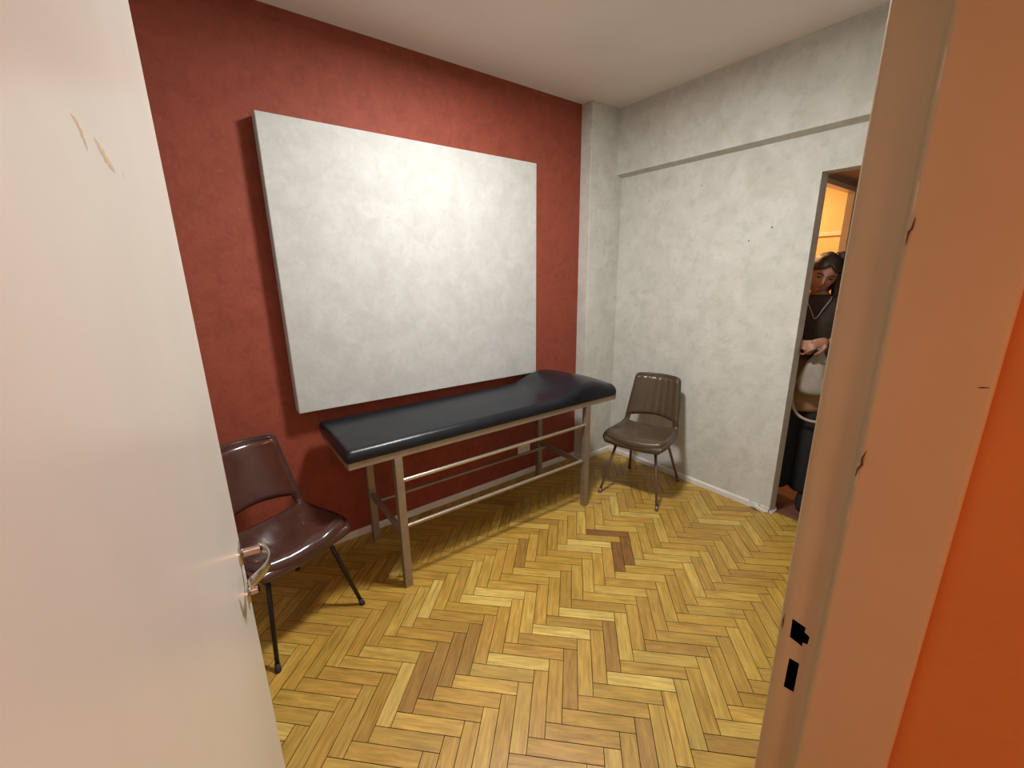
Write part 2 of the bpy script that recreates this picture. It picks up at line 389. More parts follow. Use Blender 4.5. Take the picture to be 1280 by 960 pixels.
# local: +x runs along the leaf from hinge to free edge, local -y is the face seen (towards +x world)
LL = .7647; DT = .040
def leaf(bm):
    r = .006
    prof = [(0, 0), (LL - r, 0)]
    for k in range(1, 7): prof.append((LL - r + r * math.sin(R(15 * k)), r - r * math.cos(R(15 * k))))
    prof += [(LL, DT - .003), (LL - .003, DT), (0, DT)]
    prism(bm, prof, .006, 2.03, 'z')
bm = bmesh.new(); leaf(bm); lf = obj('door_leaf', bm, M['cream'], dr, auto=35)
def dp(s, n, z): return (s, -n, z)     # s along the leaf, n out of the seen face
def rosette(name, s, z, r, d=.006, ma='handle'):
    bm = bmesh.new()
    lathe(bm, [(r, 0), (r, d * .4), (r * .88, d * .8), (r * .6, d), (r * .3, d * 1.2)], 28, Matrix.Translation(dp(s, 0, z)) @ Matrix.Rotation(R(90), 4, 'X'))
    return obj(name, bm, M[ma], dr, auto=40)
HS = .757 - .045 + .005
rosette('handle_rosette', LL - .012 - .026, 1.018, .024)
rosette('keyhole_rosette', LL - .012 - .026, .925, .021)
hs = LL - .038; HZL = 1.018
bm = bmesh.new()
# flat neck out of the rosette, then a strap-like lever curling back to the door
neck = [dp(hs, .004, HZL), dp(hs, .020, HZL), dp(hs, .036, HZL)]
tube(bm, neck, .0098, 12, flat=(1, .75))
lever = catmull([dp(hs + .004, .034, HZL), dp(hs - .012, .046, HZL), dp(hs - .038, .052, HZL - .001), dp(hs - .066, .047, HZL - .002), dp(hs - .090, .034, HZL - .002), dp(hs - .106, .018, HZL - .002)], 6)
tube(bm, lever, [.0105] * 4 + [.0115] * (len(lever) - 6) + [.0105, .009], 12, flat=(1, .34))
obj('door_handle', bm, M['handle'], dr, auto=60)
bm = bmesh.new(); lathe(bm, [(.009, 0), (.009, .014), (.007, .016)], 16, Matrix.Translation(dp(hs, .004, .928)) @ Matrix.Rotation(R(90), 4, 'X'))
obj('lock_cylinder', bm, M['handle'], dr, auto=40)
bm = bmesh.new(); box(bm, hs - .0015, hs + .0015, -.022, -.018, .920, .936); obj('keyhole', bm, M['dark'], dr)
bm = bmesh.new(); box(bm, LL - .0008, LL + .0012, .009, .031, .90, 1.06, .0005); obj('lock_faceplate', bm, M['handle'], dr)
# chips in the door's paint
Minv = (Matrix.Translation((-.085, .190, 0)) @ Matrix.Rotation(R(90) - DA, 4, 'Z')).inverted()
def chip(pts, w_):
    P = [Minv @ Vector(p) for p in pts]
    for v in P: v.y = -.00005
    bm = bmesh.new(); Q = catmull(P, 4); k = len(Q)
    tube(bm, Q, [w_ * (.2 + math.sin(math.pi * i / (k - 1)) * (1 + .6 * noise.noise(Vector((i * .9, 8, 1))))) for i in range(k)], 8, flat=(.08, 1), up=Vector((0, 1, 0)))
    obj('paint_chip', bm, M['chip'], dr)
chip([(-.05, .500, 1.676), (-.048, .512, 1.672), (-.048, .520, 1.662), (-.048, .522, 1.655)], .0035)
chip([(-.044, .552, 1.673), (-.043, .566, 1.667), (-.041, .585, 1.660), (-.039, .604, 1.655)], .0045)
chip([(-.035, .636, 1.664), (-.035, .638, 1.655)], .0012)
for z in (.25, 1.05, 1.8):
    bm = bmesh.new(); tube(bm, [(.0, .006, z - .045), (.0, .006, z + .045)], .007, 12); obj('hinge', bm, M['handle'], dr)

# ------------------------------------------------------------------ board on the red wall
bm = bmesh.new()
c = [(.357, .866), (1.966, .847), (1.972, 2.258), (.357, 2.263)]
prism(bm, c, 2.323, YR - .0005, 'y')
bmesh.ops.bevel(bm, geom=bm.edges[:], offset=.0025, segments=2, affect='EDGES')
bd = obj('wall_board', bm, M['board'], auto=40)
bd['label'] = 'large pale grey plaster-finished board standing off the red wall above the couch'; bd['category'] = 'wall panel'

# ------------------------------------------------------------------ wall socket
so = empty('wall_socket', (1.907, YR, .224), 0, 'cream double power socket low on the red wall behind the couch', 'socket')
bm = bmesh.new(); box(bm, -.06, .06, -.010, 0, -.037, .037, .004); obj('faceplate', bm, M['plastic'], so, auto=40)
for sx in (-.028, .028):
    bm = bmesh.new(); box(bm, sx - .021, sx + .021, -.0125, -.0095, -.022, .022, .002); f = obj('socket_outlet', bm, M['plastic'], so, auto=40)
    bm = bmesh.new()
    for a_, dx, dz in ((30, -.007, .004), (-30, .007, .004), (0, 0, -.009)):
        t = bmesh.new(); box(t, -.0013, .0013, -.0130, -.0122, -.0045, .0045)
        bmesh.ops.transform(t, matrix=Matrix.Translation((sx + dx, 0, dz)) @ Matrix.Rotation(R(a_), 4, 'Y'), verts=t.verts[:])
        me = bpy.data.meshes.new('t'); t.to_mesh(me); t.free(); bm.from_mesh(me); bpy.data.meshes.remove(me)
    obj('slots', bm, M['dark'], f)

# ------------------------------------------------------------------ ceiling lamp
cl = empty('ceiling_lamp', (LAMP[0], LAMP[1], ZC), 0, 'round white surface-mounted lamp on the ceiling', 'lamp')
bm = bmesh.new(); lathe(bm, [(.095, 0), (.105, -.004), (.105, -.030), (.098, -.036), (.090, -.036), (.090, -.004)], 40); obj('lamp_body', bm, M['white'], cl, auto=40)
bm = bmesh.new(); lathe(bm, [(.089, -.030), (.089, -.036), (.05, -.039), (.01, -.040)], 40); obj('diffuser', bm, M['lampglow'], cl, auto=60)

# ------------------------------------------------------------------ examination couch
TX, TY = 1.325, 2.05
tb = empty('examination_couch', (TX, TY, 0), R(-.9), 'black vinyl examination couch on a tan metal frame along the red wall', 'examination table')
ZR1 = .752; RH = .032
fx0, fx1, fy0, fy1 = -.885, .885, -.270, .255
def rails(bm):
    t_ = .022
    box(bm, fx0, fx1, fy0, fy0 + t_, ZR1 - RH, ZR1, .002); box(bm, fx0, fx1, fy1 - t_, fy1, ZR1 - RH, ZR1, .002)
    for x in (fx0, fx1 - t_, -.01, -.66, .62): box(bm, x, x + t_, fy0 + t_, fy1 - t_, ZR1 - RH + .002, ZR1 - .002)
bm = bmesh.new(); rails(bm); obj('top_frame', bm, M['steel'], tb)
LX = (-.657, .625); LY = (-.251, .236); LW = .0195
for lx in LX:
    for ly in LY:
        bm = bmesh.new(); box(bm, lx - LW, lx + LW, ly - LW + .0005, ly + LW - .0005, 0.0, ZR1 - RH, .002); obj('leg', bm, M['steel'], tb)
bm = bmesh.new(); tube(bm, [(LX[0] + LW, LY[0], .590), (LX[1] - LW, LY[0], .590)], .0105, 14); obj('front_rail', bm, M['chrome'], tb, auto=60, label='polished round rail between the front legs')
bm = bmesh.new(); tube(bm, [(LX[0], LY[0] + .012, .330), (LX[1], LY[0] + .012, .330)], .0105, 14); obj('lower_rail', bm, M['steel'], tb, auto=60)
bm = bmesh.new(); tube(bm, [(LX[0], LY[1] - .085, .298), (LX[1], LY[1] - .085, .298)], .0095, 14); obj('lower_rail', bm, M['steel'], tb, auto=60)
for lx in LX:
    bm = bmesh.new(); box(bm, lx - .011, lx + .011, LY[0] + LW, LY[1] - LW, .288, .322, .002); obj('end_stretcher', bm, M['steel'], tb)
# pad: one cushion with the head end swelling up
def pad(bm):
    x0, x1, y0, y1 = fx0 - .004, fx1 + .004, fy0 - .006, fy1 + .008
    NX, seg = 70, 8
    def sm(t): t = max(0, min(1, t)); return t * t * (3 - 2 * t)
    rings = []
    for i in range(NX + 1):
        # cluster samples near both ends
        s = i / NX; s = .5 - .5 * math.cos(math.pi * s); x = x0 + (x1 - x0) * s
        e0 = min(1, (x - x0) / .020); e1 = min(1, (x1 - x) / .030)
        end = min(math.sqrt(max(0, 1 - (1 - e0) ** 2)), math.sqrt(max(0, 1 - (1 - e1) ** 2)))
        h = .060 + .062 * sm((x - .34) / .30) - .050 * sm((x - .66) / .24)
        hh = h * (.62 + .38 * end) + .0025 * noise.noise(Vector((x * 3, 2, 0)))
        ins = .012 * (1 - end)
        a, b = y0 + ins, y1 - ins
        rt = min(.046, hh * .62); rb = .008
        ring = []
        z0 = ZR1; z1 = ZR1 + hh
        for k in range(seg + 1):
            t = R(90 * k / seg); ring.append((a + rt - rt * math.cos(t), z1 - rt + rt * math.sin(t)))
        crown = .010
        for k in range(1, 10):
            f = k / 10; ring.append((a + rt + (b - a - 2 * rt) * f, z1 + crown * math.sin(math.pi * f)))
        for k in range(seg + 1):
            t = R(90 * (1 - k / seg)); ring.append((b - rt + rt * math.cos(t), z1 - rt + rt * math.sin(t)))
        ring += [(b, z0 + rb), (b - rb * .3, z0 + rb * .3), (b - rb, z0), (a + rb, z0), (a + rb * .3, z0 + rb * .3), (a, z0 + rb)]
        rings.append([bm.verts.new((x, y, z)) for y, z in ring])
    n = len(rings[0])
    for i in range(NX):
        for k in range(n): bm.faces.new((rings[i][k], rings[i][(k + 1) % n], rings[i + 1][(k + 1) % n], rings[i + 1][k]))
    bm.faces.new(rings[0][::-1]); bm.faces.new(rings[-1])
bm = bmesh.new(); pad(bm); obj('pad', bm, M['vinyl'], tb, auto=55)

# ------------------------------------------------------------------ chairs
def chair(name, loc, rz, seatmat, legmat, label, channels):
    """local: faces -y; x to its left"""
    r = empty(name, loc, rz, label, 'chair', 'vinyl shell chairs')
    # side profile (y,z,halfwidth) from seat front to the top of the back
    prof = [(-.218, .390, .150), (-.224, .404, .190), (-.212, .418, .214), (-.17, .421, .226), (-.10, .417, .228), (-.02, .415, .224), (.05, .418, .216), (.105, .432, .207), (.145, .460, .199),
            (.172, .500, .194), (.190, .545, .190), (.206, .60, .185), (.222, .66, .179), (.238, .72, .172), (.253, .780, .166), (.259, .805, .158), (.262, .818, .138)]
    P = catmull([(p[2], p[0], p[1]) for p in prof], 4)
    U = 24
    bm = bmesh.new(); grid = []
    for i, q in enumerate(P):
        row = []
        for k in range(U + 1):
            u = -1 + 2 * k / U; hw, y, z = q
            zz = z; yy = y
            lift = abs(u) ** 3
            back = max(0, min(1, (z - .43) / .08))
            yy -= .045 * back * u * u                      # back wraps forward at its sides
            zz += .020 * lift * (1 - back) * max(0, min(1, (y + .23) / .1))    # seat sides turn up
            yy += .0
            if i < 6: yy += .022 * u * u * (1 - i / 6)     # bowed front edge
            row.append(bm.verts.new((u * hw, yy, zz)))
        grid.append(row)
    def hole(i, k):
        z = (P[i].z + P[min(i + 1, len(P) - 1)].z) / 2; u = abs(-1 + 2 * (k + .5) / U)
        if P[i].y < .06: return False
        top = .545 - .035 * u * u
        return .437 < z < .540 and u < .80
    for i in range(len(P) - 1):
        for k in range(U):
            if not hole(i, k): bm.faces.new((grid[i][k], grid[i][k + 1], grid[i + 1][k + 1], grid[i + 1][k]))
    rim = [v.co.copy() for v in [g[0] for g in grid]] + [v.co.copy() for v in grid[-1][1:-1]] + [v.co.copy() for v in [g[-1] for g in grid][::-1]] + [v.co.copy() for v in grid[0][1:-1]][::-1]
    sh = obj('shell', bm, M[seatmat], r, smooth=True)
    md = sh.modifiers.new('thick', 'SOLIDIFY'); md.thickness = .016; md.offset = -1
    # piping round the rim
    bm = bmesh.new(); tube(bm, rim, .0048, 8, closed=True); obj('piping', bm, M['rubber'] if legmat == 'blackmetal' else M['piping'], r, smooth=True)
    # surface sampler over the grid
    def at(u, z_or_i):
        return None
    # seat cushion: follows the shell from front edge to the gap
    def srow(y):   # interpolate halfwidth, z over seat
        for j in range(len(P) - 1):
            if P[j].y <= y <= P[j + 1].y and j > 4:
                t = (y - P[j].y) / max(1e-6, P[j + 1].y - P[j].y); return P[j].x + (P[j + 1].x - P[j].x) * t, P[j].z + (P[j + 1].z - P[j].z) * t
        return .2, .415
    bm = bmesh.new(); NV, NU = 26, 28; top = []; bot = []
    for i in range(NV + 1):
        v = i / NV; y = -.246 + (.12 + .246) * v
        hw, z = srow(max(y, -.20)); 
        rowt = []; rowb = []
        for k in range(NU + 1):
            u = -1 + 2 * k / NU
            ev = min(v / .16, (1 - v) / .10, 1); ev = math.sqrt(max(0, 1 - (1 - ev) ** 2))
            eu = min((1 - abs(u)) / .16, 1); eu = math.sqrt(max(0, 1 - (1 - eu) ** 2))
            puff = .036 * ev * (.30 + .70 * eu)
            dim = 0
            if legmat == 'blackmetal':
                for c0 in (-.33, .33): dim += .006 * math.exp(-((u - c0) / .025) ** 2) * (1 if v < .75 else .3)
                puff += .004 * noise.noise(Vector((u * 2.5, v * 3, 4)))
            else: dim += .004 * math.exp(-((u - .02) / .02) ** 2) * (1 if v < .2 else 0)
            dish = -.005 * (1 - u * u) * math.sin(math.pi * min(1, max(0, v)))
            lift = .016 * abs(u) ** 3
            x = u * (hw - .010) * (1 - .10 * max(0, (.14 - v) / .14) ** 2 )
            yy = y + (.026 * u * u * (1 - v)) 
            rowt.append(bm.verts.new((x, yy, z + .004 + puff - dim + dish + lift)))
            rowb.append(bm.verts.new((x, yy + (.012 if v < .05 else 0), z - .004 + lift - (.020 if v < .10 else 0))))
        top.append(rowt); bot.append(rowb)
    for i in range(NV):
        for k in range(NU):
            bm.faces.new((top[i][k], top[i][k + 1], top[i + 1][k + 1], top[i + 1][k])); bm.faces.new((bot[i][k], bot[i + 1][k], bot[i + 1][k + 1], bot[i][k + 1]))
    for i in range(NV):
        bm.faces.new((top[i][0], top[i + 1][0], bot[i + 1][0], bot[i][0])); bm.faces.new((top[i][-1], bot[i][-1], bot[i + 1][-1], top[i + 1][-1]))
    for k in range(NU):
        bm.faces.new((top[0][k], bot[0][k], bot[0][k + 1], top[0][k + 1])); bm.faces.new((top[-1][k], top[-1][k + 1], bot[-1][k + 1], bot[-1][k]))
    obj('seat', bm, M[seatmat], r, smooth=True)
    # back cushion
    bm = bmesh.new(); NV, NU = 20, 48; fr_ = []; bk = []
    for i in range(NV + 1):
        v = i / NV; rf = []; rb = []
        for k in range(NU + 1):
            u = -1 + 2 * k / NU
            zb = .522 - .024 * u * u; z = zb + (.808 - zb) * v
            j = min(range(len(P)), key=lambda q: abs(P[q].z - z) if P[q].y > .1 else 9)
            j2 = min(j + 1, len(P) - 1) if P[j].z < z else j - 1
            t = (z - P[j].z) / (P[j2].z - P[j].z + 1e-9); t = max(0, min(1, t))
            hw = P[j].x + (P[j2].x - P[j].x) * t; y = P[j].y + (P[j2].y - P[j].y) * t
            hw = min(hw, .30)
            if v > .86: hw *= 1 - .10 * ((v - .86) / .14) ** 2
            ev = min(v / .10, (1 - v) / .10, 1); ev = math.sqrt(max(0, 1 - (1 - ev) ** 2))
            eu = min((1 - abs(u)) / .10, 1); eu = math.sqrt(max(0, 1 - (1 - eu) ** 2))
            puff = .018 * ev * (.3 + .7 * eu)
            if channels: puff += .0060 * (abs(math.cos(u * math.pi * 3.5)) ** .6 - .6) * ev * min(1, (1 - abs(u)) / .1)
            yy = y - .045 * u * u
            rf.append(bm.verts.new((u * (hw - .006), yy - .003 - puff, z))); rb.append(bm.verts.new((u * (hw - .006), yy + .004, z)))
        fr_.append(rf); bk.append(rb)
    for i in range(NV):
        for k in range(NU):
            bm.faces.new((fr_[i][k], fr_[i][k + 1], fr_[i + 1][k + 1], fr_[i + 1][k])); bm.faces.new((bk[i][k], bk[i + 1][k], bk[i + 1][k + 1], bk[i][k + 1]))
    for i in range(NV):
        bm.faces.new((fr_[i][0], fr_[i + 1][0], bk[i + 1][0], bk[i][0])); bm.faces.new((fr_[i][-1], bk[i][-1], bk[i + 1][-1], fr_[i + 1][-1]))
    for k in range(NU):
        bm.faces.new((fr_[0][k], bk[0][k], bk[0][k + 1], fr_[0][k + 1])); bm.faces.new((fr_[-1][k], fr_[-1][k + 1], bk[-1][k + 1], bk[-1][k]))
    obj('backrest', bm, M[seatmat], r, smooth=True)
    # under-seat bracket and splayed legs
    bm = bmesh.new()
    tube(bm, [(-.13, -.13, .385), (.13, -.13, .385)], .009, 10); tube(bm, [(-.13, .10, .390), (.13, .10, .390)], .009, 10)
    tube(bm, [(-.10, -.15, .387), (-.10, .12, .391)], .008, 10); tube(bm, [(.10, -.15, .387), (.10, .12, .391)], .008, 10)
    obj('underframe', bm, M[legmat], r, smooth=True)
    for (sx, ty, fy, tx, fx) in ((-1, -.135, -.245, .135, .208), (1, -.135, -.245, .135, .208), (-1, .11, .262, .125, .192), (1, .11, .262, .125, .192)):
        bm = bmesh.new(); a_ = Vector((sx * tx, ty, .398)); b_ = Vector((sx * fx, fy, .012))
        tube(bm, [a_, a_.lerp(b_, .5), b_], [.0105, .0098, .0085], 12); lg = obj('leg', bm, M[legmat], r, smooth=True)
        d = (b_ - a_).normalized(); e = b_ + d * (.012 - .0) / abs(d.z)
        bm = bmesh.new(); tube(bm, [b_ - d * .02, Vector((e.x, e.y, .003)), Vector((e.x, e.y, 0.0))], [.0105, .0125, .0115], 12); obj('foot', bm, M['rubber'] if legmat == 'blackmetal' else M['brownmetal'], lg, smooth=True)
    return r
M['piping'] = mat('dark_piping', (.05, .036, .025), .4)
chair('shell_chair', (2.455, 1.700, 0), -math.atan2(.965, .262), 'olive', 'brownmetal', 'olive-brown vinyl chair with channelled back against the pale wall', True)
chair('shell_chair', (.146, 1.978, 0), math.atan2(.36, .93), 'maroon', 'blackmetal', 'glossy maroon-brown vinyl chair with black legs beside the open door', False)

# ------------------------------------------------------------------ person in the far doorway

PX, PY, PA = 3.12, .972, R(-73)
pr = empty('person', (PX, PY, 0), PA, 'woman with dark pinned-up hair and dark brown top standing in the far doorway', 'person')
def skinned(V, E_, sub=1):
    """V: name -> ((x,y,z), r); first entry is the root.  returns an evaluated mesh"""
    names = list(V); me = bpy.data.meshes.new('s')
    me.from_pydata([V[n][0] for n in names], [(names.index(a), names.index(b)) for a, b in E_], [])
    o = bpy.data.objects.new('s', me); C.objects.link(o)
    md = o.modifiers.new('skin', 'SKIN'); md.use_smooth_shade = True
    for i, n in enumerate(names):
        r = V[n][1]; sv = me.skin_vertices[0].data[i]; sv.radius = r if isinstance(r, tuple) else (r, r); sv.use_root = i == 0
    sb = o.modifiers.new('sub', 'SUBSURF'); sb.levels = sub
    dg = bpy.context.evaluated_depsgraph_get(); dg.update()
    out = bpy.data.meshes.new_from_object(o.evaluated_get(dg)); bpy.data.objects.remove(o); bpy.data.meshes.remove(me)
    return out
def merged(meshes, voxel, smooth=3):
    bm = bmesh.new()
    for me in meshes: bm.from_mesh(me); bpy.data.meshes.remove(me)
    me = bpy.data.meshes.new('m'); bm.to_mesh(me); bm.free()
    o = bpy.data.objects.new('m', me); C.objects.link(o)
    md = o.modifiers.new('r', 'REMESH'); md.mode = 'VOXEL'; md.voxel_size = voxel
    ms = o.modifiers.new('s', 'SMOOTH'); ms.factor = .5; ms.iterations = smooth
    dg = bpy.context.evaluated_depsgraph_get(); dg.update()
    out = bpy.data.meshes.new_from_object(o.evaluated_get(dg)); bpy.data.objects.remove(o); bpy.data.meshes.remove(me)
    bm = bmesh.new(); bm.from_mesh(out); left = set(bm.verts); isl = []
    while left:
        st = [left.pop()]; cur = set(st)
        while st:
            v = st.pop()
            for e in v.link_edges:
                q = e.other_vert(v)
                if q in left: left.discard(q); cur.add(q); st.append(q)
        isl.append(cur)
    big = max(isl, key=len)
    bmesh.ops.delete(bm, geom=[v for c_ in isl if c_ is not big for v in c_], context='VERTS')
    bm.to_mesh(out); bm.free()
    return out
# head in its own frame: face towards -y, centre of the skull at 0
HM = Matrix.Translation((.000, -.045, 1.520)) @ Matrix.Rotation(R(14), 4, 'Y') @ Matrix.Rotation(R(12), 4, 'Z') @ Matrix.Rotation(R(17), 4, 'X')
def headmesh():
    bm = bmesh.new(); bmesh.ops.create_uvsphere(bm, u_segments=48, v_segments=36, radius=1)
    for v in bm.verts:
        x, y, z = v.co
        sx = .074 - .020 * max(0, -z) ** 1.5; sy = .094; sz = .110
        X, Y, Z = x * sx, y * sy, z * sz
        if z < 0 and y < 0: Y *= 1 - .12 * (-z); 
        if z < 0 and y > 0: Y *= 1 - .45 * (-z)
        def g(cx, cz, wx, wz): return math.exp(-((X - cx) / wx) ** 2 - ((Z - cz) / wz) ** 2) if y < 0 else 0
        Y -= .020 * g(0, -.018, .011, .020) + .008 * g(0, .005, .009, .030)         # nose
        Y += .011 * g(.030, .012, .016, .011) + .011 * g(-.030, .012, .016, .011)     # eye sockets
        Y -= .004 * g(0, .034, .045, .010)                                              # brow
        Y -= .006 * g(0, -.055, .022, .010) + .007 * g(0, -.088, .020, .014)          # mouth and chin
        Y -= .005 * g(.040, -.025, .018, .020) + .005 * g(-.040, -.025, .018, .020)    # cheeks
        v.co = (X, Y, Z)
    for s in (-1, 1):
        bm2 = bmesh.new(); bmesh.ops.create_uvsphere(bm2, u_segments=14, v_segments=10, radius=1)
        bmesh.ops.transform(bm2, matrix=Matrix.Translation((s * .073, .012, -.008)) @ Matrix.Rotation(s * R(20), 4, 'Z') @ Matrix.Diagonal((.008, .018, .030, 1)), verts=bm2.verts[:])
        t = bpy.data.meshes.new('t'); bm2.to_mesh(t); bm2.free(); bm.from_mesh(t); bpy.data.meshes.remove(t)
    bmesh.ops.transform(bm, matrix=HM, verts=bm.verts[:])
    me = bpy.data.meshes.new('head'); bm.to_mesh(me); bm.free(); return me
def hand(wrist, d, up, thumb_side):
    """palm and five bent fingers closing on the cloth; d points to the fingertips, up is the back of the hand"""
    d = Vector(d).normalized(); up = (Vector(up) - d * Vector(up).dot(d)).normalized(); sd = d.cross(up) * thumb_side
    w_ = Vector(wrist); out = []
    P = lambda a, b, c: tuple(w_ + d * a + sd * b + up * c)
    out.append(skinned({'w': (P(0, 0, 0), (.020, .024)), 'p1': (P(.035, 0, .002), (.016, .034)), 'p2': (P(.075, 0, 0), (.012, .036)), 'p3': (P(.086, 0, 0), (.010, .032))}, [('w', 'p1'), ('p1', 'p2'), ('p2', 'p3')]))
    for k, (b, L_) in enumerate(((.028, .070), (.0095, .080), (-.0095, .074), (-.028, .058))):
        out.append(skinned({'a': (P(.070, b * .9, 0), .0095), 'b': (P(.092, b, .002), .0092), 'c': (P(.092 + L_ * .36, b, -.012), .0085), 'd': (P(.092 + L_ * .42, b, -.012 - L_ * .30), .0078), 'e': (P(.092 + L_ * .22, b, -.012 - L_ * .52), .007)}, [('a', 'b'), ('b', 'c'), ('c', 'd'), ('d', 'e')]))
    out.append(skinned({'a': (P(.018, .022, -.004), .013), 'b': (P(.045, .044, -.012), .011), 'c': (P(.072, .050, -.026), .0095), 'd': (P(.092, .042, -.040), .008)}, [('a', 'b'), ('b', 'c'), ('c', 'd')]))
    return out
WL, WR = (.085, -.215, 1.150), (-.105, -.205, 1.125)
body = skinned({
    'pelvis': ((0, .01, .93), (.110, .075)), 'waist': ((0, .01, 1.08), (.100, .065)), 'chest': ((0, .005, 1.24), (.110, .065)), 'top': ((0, .01, 1.345), (.070, .045)),
    'neck': ((0, -.01, 1.400), .046), 'nk2': ((.0, -.030, 1.455), .046), 
    'shl': ((.155, .0, 1.325), .044), 'ell': ((.235, -.015, 1.085), .042), 'wrl': (WL, .027),
    'shr': ((-.155, .0, 1.315), .044), 'elr': ((-.235, -.015, 1.075), .042), 'wrr': (WR, .027),
    'hpl': ((.085, .01, .87), .088), 'knl': ((.095, -.02, .49), .058), 'anl': ((.095, .02, .09), .038), 'tol': ((.105, -.12, .035), .032),
    'hpr': ((-.085, .01, .87), .088), 'knr': ((-.095, -.02, .49), .058), 'anr': ((-.095, .02, .09), .038), 'tor': ((-.105, -.12, .035), .032)},
    [('pelvis', 'waist'), ('waist', 'chest'), ('chest', 'top'), ('top', 'neck'), ('neck', 'nk2'), ('top', 'shl'), ('shl', 'ell'), ('ell', 'wrl'), ('top', 'shr'), ('shr', 'elr'), ('elr', 'wrr'),
     ('pelvis', 'hpl'), ('hpl', 'knl'), ('knl', 'anl'), ('anl', 'tol'), ('pelvis', 'hpr'), ('hpr', 'knr'), ('knr', 'anr'), ('anr', 'tor')], 2)
parts = [body, headmesh()] + hand(WL, (-.9, -.25, -.35), (0, -.8, .6), -1) + hand(WR, (.95, -.15, -.12), (0, -.8, .6), 1)
bme = merged(parts, .0055, 2)
link('body', bme, M['skin'], pr, smooth=True)
# clothes: looser skins over the same skeleton
def loft(secs, seg=40):
    bm = bmesh.new(); rings = []
    for (z, rx, ry, yc) in secs:
        rings.append([bm.verts.new((rx * math.cos(2 * math.pi * k / seg), yc + ry * math.sin(2 * math.pi * k / seg), z)) for k in range(seg)])
    for a_, b_ in zip(rings, rings[1:]):
        for k in range(seg): bm.faces.new((a_[k], a_[(k + 1) % seg], b_[(k + 1) % seg], b_[k]))
    bm.faces.new(rings[0][::-1]); bm.faces.new(rings[-1]); bmesh.ops.recalc_face_normals(bm, faces=bm.faces[:])
    me = bpy.data.meshes.new('l'); bm.to_mesh(me); bm.free(); return me
def tmesh(pts, r, seg=20):
    bm = bmesh.new(); tube(bm, pts, r, seg); bmesh.ops.recalc_face_normals(bm, faces=bm.faces[:])
    me = bpy.data.meshes.new('l'); bm.to_mesh(me); bm.free(); return me
top_ = merged([loft([(1.02, .150, .112, .005), (1.10, .142, .106, .004), (1.18, .145, .110, .0), (1.25, .155, .114, -.004), (1.30, .160, .108, .0), (1.335, .158, .092, .002), (1.365, .125, .078, .0), (1.395, .078, .068, -.006), (1.405, .062, .060, -.010)])]
    + [tmesh([(s_ * .09, .0, 1.318), (s_ * .145, .0, 1.318), (s_ * .180, -.003, 1.285), (s_ * .203, -.008, 1.22), (s_ * .222, -.012, 1.150)], [.060, .066, .066, .062, .060]) for s_ in (-1, 1)], .008, 4)
link('shirt', top_, M['shirt'], pr, smooth=True, label='dark brown short-sleeved top')
sk = merged([skinned({'a': ((0, .01, 1.05), (.140, .108)), 'b': ((0, .01, .90), (.168, .122)), 'c': ((0, .0, .70), (.175, .128)), 'd': ((0, .0, .655), (.176, .13))}, [('a', 'b'), ('b', 'c'), ('c', 'd')], 2)], .009, 2)
link('skirt', sk, M['tan'], pr, smooth=True, label='tan lower garment')
lg = merged([skinned({'t': ((s * .088, .005, .74), .100), 'k': ((s * .088, -.02, .49), .102), 'a': ((s * .090, .0, .14), .104), 'b': ((s * .090, .0, .08), .102)}, [('t', 'k'), ('k', 'a'), ('a', 'b')], 2) for s in (-1, 1)]
            , .008, 2)
link('trousers', lg, M['black'], pr, smooth=True)
for s in (-1, 1):
    bm = bmesh.new(); bmesh.ops.create_uvsphere(bm, u_segments=24, v_segments=16, radius=1)
    for v in bm.verts: v.co.z = max(v.co.z, -.45)
    bmesh.ops.transform(bm, matrix=Matrix.Translation((s * .10, -.055, .030)) @ Matrix.Diagonal((.046, .130, .066, 1)), verts=bm.verts[:]); obj('shoe', bm, M['black'], pr, smooth=True)
# hair: cap, knot and side locks
bm = bmesh.new(); bmesh.ops.create_uvsphere(bm, u_segments=48, v_segments=32, radius=1)
for v in bm.verts:
    x, y, z = v.co
    f = 1 + .05 * noise.noise(Vector((x * 3, y * 3, z * 9)))
    v.co = (x * .083 * f, y * .104 * f + .008, z * .119 * f + .006)
for v in list(bm.verts):
    x, y, z = v.co
    if (y < -.035 and z < .072 - .55 * abs(x)) or z < -.085: bm.verts.remove(v)
bmesh.ops.transform(bm, matrix=HM, verts=bm.verts[:])
hr = obj('hair', bm, M['hair'], pr, smooth=True); md = hr.modifiers.new('t', 'SOLIDIFY'); md.thickness = .010; md.offset = 1
bm = bmesh.new(); bmesh.ops.create_icosphere(bm, subdivisions=4, radius=1)
for v in bm.verts: v.co *= 1 + .22 * noise.noise(v.co * 2.2) + .08 * noise.noise(v.co * 7)
bmesh.ops.transform(bm, matrix=HM @ Matrix.Translation((.052, .030, .112)) @ Matrix.Diagonal((.040, .040, .034, 1)), verts=bm.verts[:]); obj('hair_knot', bm, M['hair'], hr, smooth=True)
bm = bmesh.new()
for a_, (sx, dy, l) in enumerate(((1, -.012, .20), (1, .008, .22), (1, .028, .24), (1, -.028, .12), (-1, -.012, .18), (-1, .01, .22), (-1, .03, .24), (-1, -.03, .12))):
    p0 = HM @ Vector((sx * .070, dy, .05)); p1 = HM @ Vector((sx * .086, dy + .004, -.03)); p2 = p1 + Vector((sx * .004, .012, -l * .35)); p3 = p1 + Vector((sx * -.006, .020, -l * .62))
    tube(bm, catmull([p0, p1, p2, p3], 6), [.012 + .006 * math.sin(i / 18 * math.pi) for i in range(18)] + [.004], 8)
obj('side_locks', bm, M['hair'], hr, smooth=True)
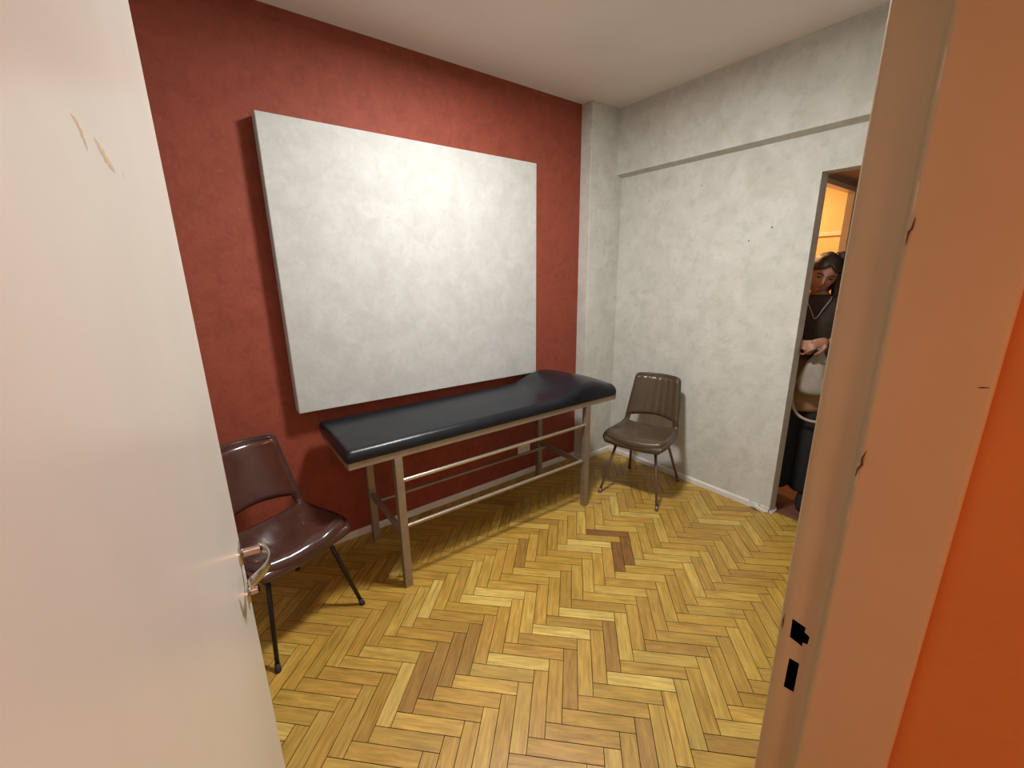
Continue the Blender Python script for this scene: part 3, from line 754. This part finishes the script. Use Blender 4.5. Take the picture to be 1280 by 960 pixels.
# eyes, brows and lips
for s in (-1, 1):
    bm = bmesh.new(); bmesh.ops.create_uvsphere(bm, u_segments=14, v_segments=10, radius=1)
    bmesh.ops.transform(bm, matrix=HM @ Matrix.Translation((s * .030, -.0795, .010)) @ Matrix.Diagonal((.013, .007, .0045, 1)), verts=bm.verts[:]); obj('eye', bm, M['eye'], pr, smooth=True)
    bm = bmesh.new(); tube(bm, catmull([HM @ Vector((s * .014, -.0905, .028)), HM @ Vector((s * .030, -.0885, .034)), HM @ Vector((s * .046, -.077, .029))], 4), .0032, 6); obj('eyebrow', bm, M['hair'], pr, smooth=True)
bm = bmesh.new(); bmesh.ops.create_uvsphere(bm, u_segments=18, v_segments=10, radius=1)
bmesh.ops.transform(bm, matrix=HM @ Matrix.Translation((0, -.0865, -.055)) @ Matrix.Diagonal((.021, .009, .0065, 1)), verts=bm.verts[:]); obj('lips', bm, M['lips'], pr, smooth=True)
# thin necklace cord
bm = bmesh.new(); tube(bm, catmull([(-.066, -.01, 1.405), (-.060, -.078, 1.378), (-.03, -.112, 1.32), (.0, -.126, 1.265), (.03, -.112, 1.32), (.060, -.078, 1.378), (.066, -.01, 1.405)], 6), .0022, 6); obj('necklace', bm, M['strap'], pr, smooth=True)

# cloth bag held in front of her, its loop hanging below
bx, by = 3.00, .882
bg = empty('cloth_bag', (bx, by, .80), PA, 'pale grey soft cloth bag held by the woman in the far doorway', 'bag')
bm = bmesh.new(); rings = []
pf = [(.010, .300), (.020, .288), (.018, .268), (.030, .245), (.048, .215), (.068, .170), (.084, .120), (.092, .070), (.090, .035), (.075, .012), (.045, .0), (.010, -.004)]
pf2 = catmull([(a, 0, b) for a, b in pf], 4)
for q in pf2:
    rg = []
    for k in range(48):
        t = 2 * math.pi * k / 48
        fold = 1 + .10 * math.sin(5 * t + q.z * 14) * min(1, q.z / .12) + .07 * noise.noise(Vector((math.cos(t) * 2, math.sin(t) * 2, q.z * 14)))
        rg.append(bm.verts.new((q.x * fold * math.cos(t) - .10 * (.15 - q.z) * .25, q.x * .62 * fold * math.sin(t), q.z)))
    rings.append(rg)
for i in range(len(rings) - 1):
    for k in range(48): bm.faces.new((rings[i][k], rings[i][(k + 1) % 48], rings[i + 1][(k + 1) % 48], rings[i + 1][k]))
bm.faces.new(rings[0]); bm.faces.new(rings[-1])
obj('bag_body', bm, M['bag'], bg, smooth=True)
bm = bmesh.new(); tube(bm, catmull([(-.070, .01, .11), (-.098, .0, .06), (-.105, -.01, .0), (-.095, -.015, -.07), (-.06, -.02, -.135), (0, -.02, -.165), (.06, -.02, -.160), (.105, -.01, -.11), (.115, .0, -.03), (.100, .01, .05), (.075, .01, .10)], 6), .0085, 10)
obj('strap', bm, M['strap'], bg, smooth=True)
